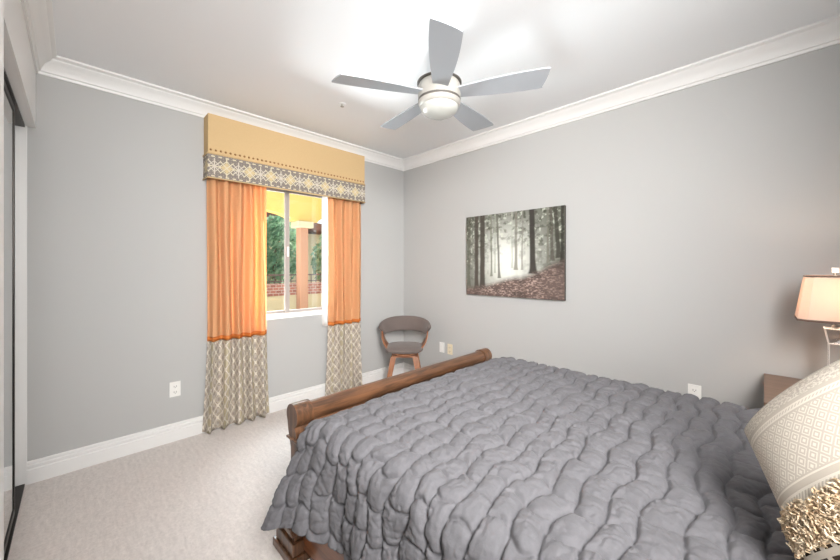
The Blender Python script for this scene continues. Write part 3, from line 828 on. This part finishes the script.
    return o
tag(quilt(), 'grey wavy stitched quilt covering the bed and hanging over its side', 'quilt')

# ------------------------------------------------------------------ nightstand
ns = empty('nightstand', (3.262, -0.36, 0), 'brown wooden nightstand against the wall beyond the bed', 'nightstand')
B().box((0, -0.315, 0.695), (0.46, 0.315, 0.72), 0.003).build('top', M['nswood'], ns)
B().box((0.02, -0.295, 0.10), (0.45, 0.295, 0.693), 0.003).build('body', M['nswood'], ns)
for z0, z1 in ((0.42, 0.68), (0.13, 0.40)):
    d = B().box((0.006, -0.28, z0), (0.0195, 0.28, z1), 0.003).build('drawer', M['nswood'], ns)
    B().box((-0.012, -0.05, (z0+z1)/2-0.006), (0.006, 0.05, (z0+z1)/2+0.006), 0.003).build('handle', M['bronze'], d)
for sx in (0.05, 0.42):
    for sy in (-0.26, 0.26): B().box((sx-0.02, sy-0.02, 0), (sx+0.02, sy+0.02, 0.099), 0.003).build('leg', M['nswood'], ns)

# ------------------------------------------------------------------ lamp
lp = empty('table_lamp', (3.508, -0.35, 0.72), 'clear crystal table lamp with lit cream shade on the nightstand', 'table lamp', None, 0.0)
def shade_ring(a, c, z):
    """square with cut corners"""
    k = a-c
    return [(a, -k, z), (a, k, z), (k, a, z), (-k, a, z), (-a, k, z), (-a, -k, z), (-k, -a, z), (k, -a, z)]
zb, zt_ = 0.378, 0.590
r0 = shade_ring(0.130, 0.032, zb); r1 = shade_ring(0.100, 0.025, zt_)
v = r0+r1; f = [(i, (i+1) % 8, 8+(i+1) % 8, 8+i) for i in range(8)]
sm = Mat('cream_shade_cloth', lin((238, 222, 206)), 0.9); sm.translucent(lin((226, 204, 190)), 0.38)
o = mesh_obj('lamp_shade', v, f, sm.m, lp); md = o.modifiers.new('t', 'SOLIDIFY'); md.thickness = 0.0015
M['shadetrim'] = Mat('brown_shade_trim', lin((112, 92, 82)), 0.8).m
for ring, zz in ((r0, zb), (r1, zt_)):
    v = []
    for s in (1.004, 0.985):
        for dz in (-0.005, 0.005):
            v += [(x*s, y*s, z+dz) for x, y, z in ring]
    f = []
    for i in range(8):
        j = (i+1) % 8; f += [(i, j, 8+j, 8+i), (16+i, 24+i, 24+j, 16+j), (i, 16+i, 16+j, j), (8+i, 8+j, 24+j, 24+i)]
    B().add(v, f).build('shade_trim', M['shadetrim'], lp)
M['nickel'] = Mat('brushed_nickel', (0.5, 0.48, 0.45), 0.3, 1.0).m
B().lathe([(0.006, 0.33), (0.006, 0.61)], seg=12).lathe([(0.016, 0.36), (0.016, 0.41)], seg=16).build('stem', M['nickel'], lp, True, 40)
b = B()
for a in range(4): t = PI/4+a*PI/2; b.tube([(0, 0, zt_-0.01), (0.125*math.cos(t)*0.78, 0.125*math.sin(t)*0.78, zt_-0.004)], 0.002, 6)
b.build('spider', M['nickel'], lp)
# stacked clear blocks: foot, column, tapered top block, finial
M['frost'] = Mat('pale_crystal_edge', (0.85, 0.84, 0.82), 0.15).m
bb = B().box((-0.07, -0.07, 0.0), (0.07, 0.07, 0.022), 0.003).box((-0.05, -0.05, 0.022), (0.05, 0.05, 0.04), 0.003).box((-0.021, -0.021, 0.04), (0.021, 0.021, 0.262), 0.003)
bb.build('crystal_column', M['crystal'], lp)
def frustum(b, a0, a1, z0, z1):
    v = [(sx*a, sy*a, z) for a, z in ((a0, z0), (a1, z1)) for sx, sy in ((-1, -1), (1, -1), (1, 1), (-1, 1))]
    return b.add(v, [(0, 1, 5, 4), (1, 2, 6, 5), (2, 3, 7, 6), (3, 0, 4, 7), (0, 3, 2, 1), (4, 5, 6, 7)])
frustum(B(), 0.020, 0.033, 0.264, 0.335).build('tapered_block', M['crystal'], lp)
ed = B()
for sx, sy in ((-1, -1), (1, -1), (1, 1), (-1, 1)):
    ed.tube([(sx*0.021, sy*0.021, 0.262), (sx*0.034, sy*0.034, 0.336)], 0.0022, 6)
    ed.tube([(sx*0.021, sy*0.021, 0.03), (sx*0.021, sy*0.021, 0.262)], 0.0018, 6)
for q, a in ((0.336, 0.034), (0.263, 0.022)):
    ed.tube([(-a, -a, q), (a, -a, q), (a, a, q), (-a, a, q), (-a, -a, q)], 0.0024, 6)
ed.build('crystal_edges', M['frost'], lp)
B().lathe([(0.012, 0.338), (0.012, 0.350), (0.006, 0.352)], seg=12).build('cap', M['nickel'], lp)
fn = B().box((-0.012, -0.012, 0.610), (0.012, 0.012, 0.634), 0.002).build('finial', M['frost'], lp)
bulb = bpy.data.lights.new('lamp_bulb_light', 'POINT'); bulb.energy = 3.0; bulb.color = (1.0, 0.80, 0.64); bulb.shadow_soft_size = 0.03
bo = bpy.data.objects.new('lamp_bulb_light', bulb); COL.objects.link(bo); bo.parent = lp; bo.location = (0.0, 0.0, 0.50)

# ------------------------------------------------------------------ cushion
def cushion_mat():
    m = Mat('cream_woven_cotton', (0.6, 0.55, 0.48), 0.95, spec=0.1)
    x, y, z = m.xyz(m.coord('UV'))                  # metres: x along the bands, y down from the top edge
    n = m.noise(m.coord('UV'), 900, 2, 0.7); n2 = m.noise(m.coord('UV', (1, 1.6, 1)), 130, 3, 0.6)
    s = 0.030
    a = ((x+y*1.0)/s).frac()-0.5; b_ = ((x-y*1.0)/s).frac()-0.5
    q = a.abs().max(b_.abs())
    dia = y.band(0.085, 0.200)
    ring = (q.band(0.30, 0.40)+q.lt(0.14)).min(1.0)*dia
    lace = y.band(0.018, 0.056)*n2.step(0.46, 0.54)
    rope = (y.band(0.066, 0.070)+y.band(0.076, 0.080)+y.band(0.203, 0.206)+y.band(0.217, 0.221)).min(1.0)
    rp2 = (y.band(0.070, 0.076)+y.band(0.221, 0.232)).min(1.0)*((x+y)*700).sin().gt(0)
    dash = y.band(0.288, 0.330)*((y*420).sin().gt(0.1))*((x/0.03).frac().lt(0.62))
    hi = ring.max(lace).max(rope).max(rp2)
    c = m.mix(hi*0.85+n*0.15, lin((184, 175, 162)), lin((218, 211, 199)))
    c = m.mix(y.band(0.234, 0.288)*0.8, c, lin((196, 172, 140)))
    c = m.mix(dash, c, lin((62, 52, 44)))
    m.set('Base Color', c); m.bump(hi*0.7+n*0.3, 0.8, 0.004); return m.m
CU_S, CU_B, CU_T = 0.43, 0.318, 0.080
# in-plane frame: A_ along the bands, Bv down across the bands, nrm the face normal
nrm = Vector((-0.74, -0.56, 0.37)).normalized()
e1 = Vector((0, 0, 1)).cross(nrm).normalized()
if e1.x < 0: e1 = -e1
e2 = nrm.cross(e1).normalized()
if e2.z < 0: e2 = -e2
ar_ = math.radians(55)
A_ = e1*math.cos(ar_)+e2*math.sin(ar_); Bv = e1*math.sin(ar_)-e2*math.cos(ar_)
K = Vector((3.214, -1.72, 0.909))
cu = empty('throw_cushion', (3.40, -1.90, 0.70), 'cream woven cushion with tufted band and diamond pattern on the quilt', 'cushion')
cu_off = Vector(cu.location)
QZ = 0.722
def cpt(a, b_, side):
    """a, b_ in 0..1 over the cushion; side +1 front, -1 back"""
    pa = 4*a*(1-a); pb = 4*b_*(1-b_)
    th = CU_T*(max(pa, 0)*max(pb, 0))**0.42
    ia = (a-0.5)*(1-0.10*(1-pb)**0)*(1-0.085*pb*0-0.10*(pb*(1-pa)))+0.5
    ib = (b_-0.5)*(1+0.12*(pa*(1-pb)))+0.5
    p = K+A_*(ia*CU_S)+Bv*(ib*CU_B)+nrm*(side*th)
    if p.z < QZ+0.02:
        d = QZ+0.02-p.z; p = p+Vector((-0.3*d*0.2, 0.0, 0)); p.z = QZ+0.02-0.02*(1-math.exp(-d/0.02))
    return p-cu_off
n = 90; vs = []; uv = []
for side in (1, -1):
    for i in range(n+1):
        for j in range(n+1):
            vs.append(cpt(i/n, j/n, side)); uv.append((i/n*CU_S, j/n*CU_B))
f = grid_faces(n+1, n+1); k = (n+1)**2
f = [q[::-1] for q in f]+[tuple(k+x for x in q) for q in f]
o = mesh_obj('cushion_cover', vs, f, cushion_mat(), cu, True, uv)
bm = bmesh.new(); bm.from_mesh(o.data); bmesh.ops.remove_doubles(bm, verts=bm.verts, dist=0.0005); bmesh.ops.recalc_face_normals(bm, faces=bm.faces); bm.to_mesh(o.data); bm.free()
# shaggy tufts along the band
tf = B(); rnd = random.Random(5)
for k in range(2400):
    a = rnd.uniform(0.0, 0.98); y = rnd.uniform(0.236, 0.286)/CU_B
    p = cpt(a, y, 1); d = (nrm+Vector((rnd.gauss(0, .8), rnd.gauss(0, .8), rnd.gauss(-0.2, .7)))).normalized()
    l = rnd.uniform(0.006, 0.013); c = Vector((rnd.gauss(0, 1), rnd.gauss(0, 1), rnd.gauss(0, 1)))*0.004
    tf.tube([p, p+d*l*0.5+c, p+d*l+c*0.3, p+d*l*0.8-c], [0.0014, 0.0018, 0.0018, 0.0010], 5)
tm = Mat('shaggy_yarn', lin((214, 194, 166)), 1.0, spec=0.05); nn = tm.noise(tm.coord(), 60, 2)
tm.set('Base Color', tm.mix(nn.step(0.35, 0.65), lin((186, 162, 132)), lin((222, 204, 178))))
o = tf.build('tufted_band', tm.m, cu, True); o['kind'] = 'stuff'
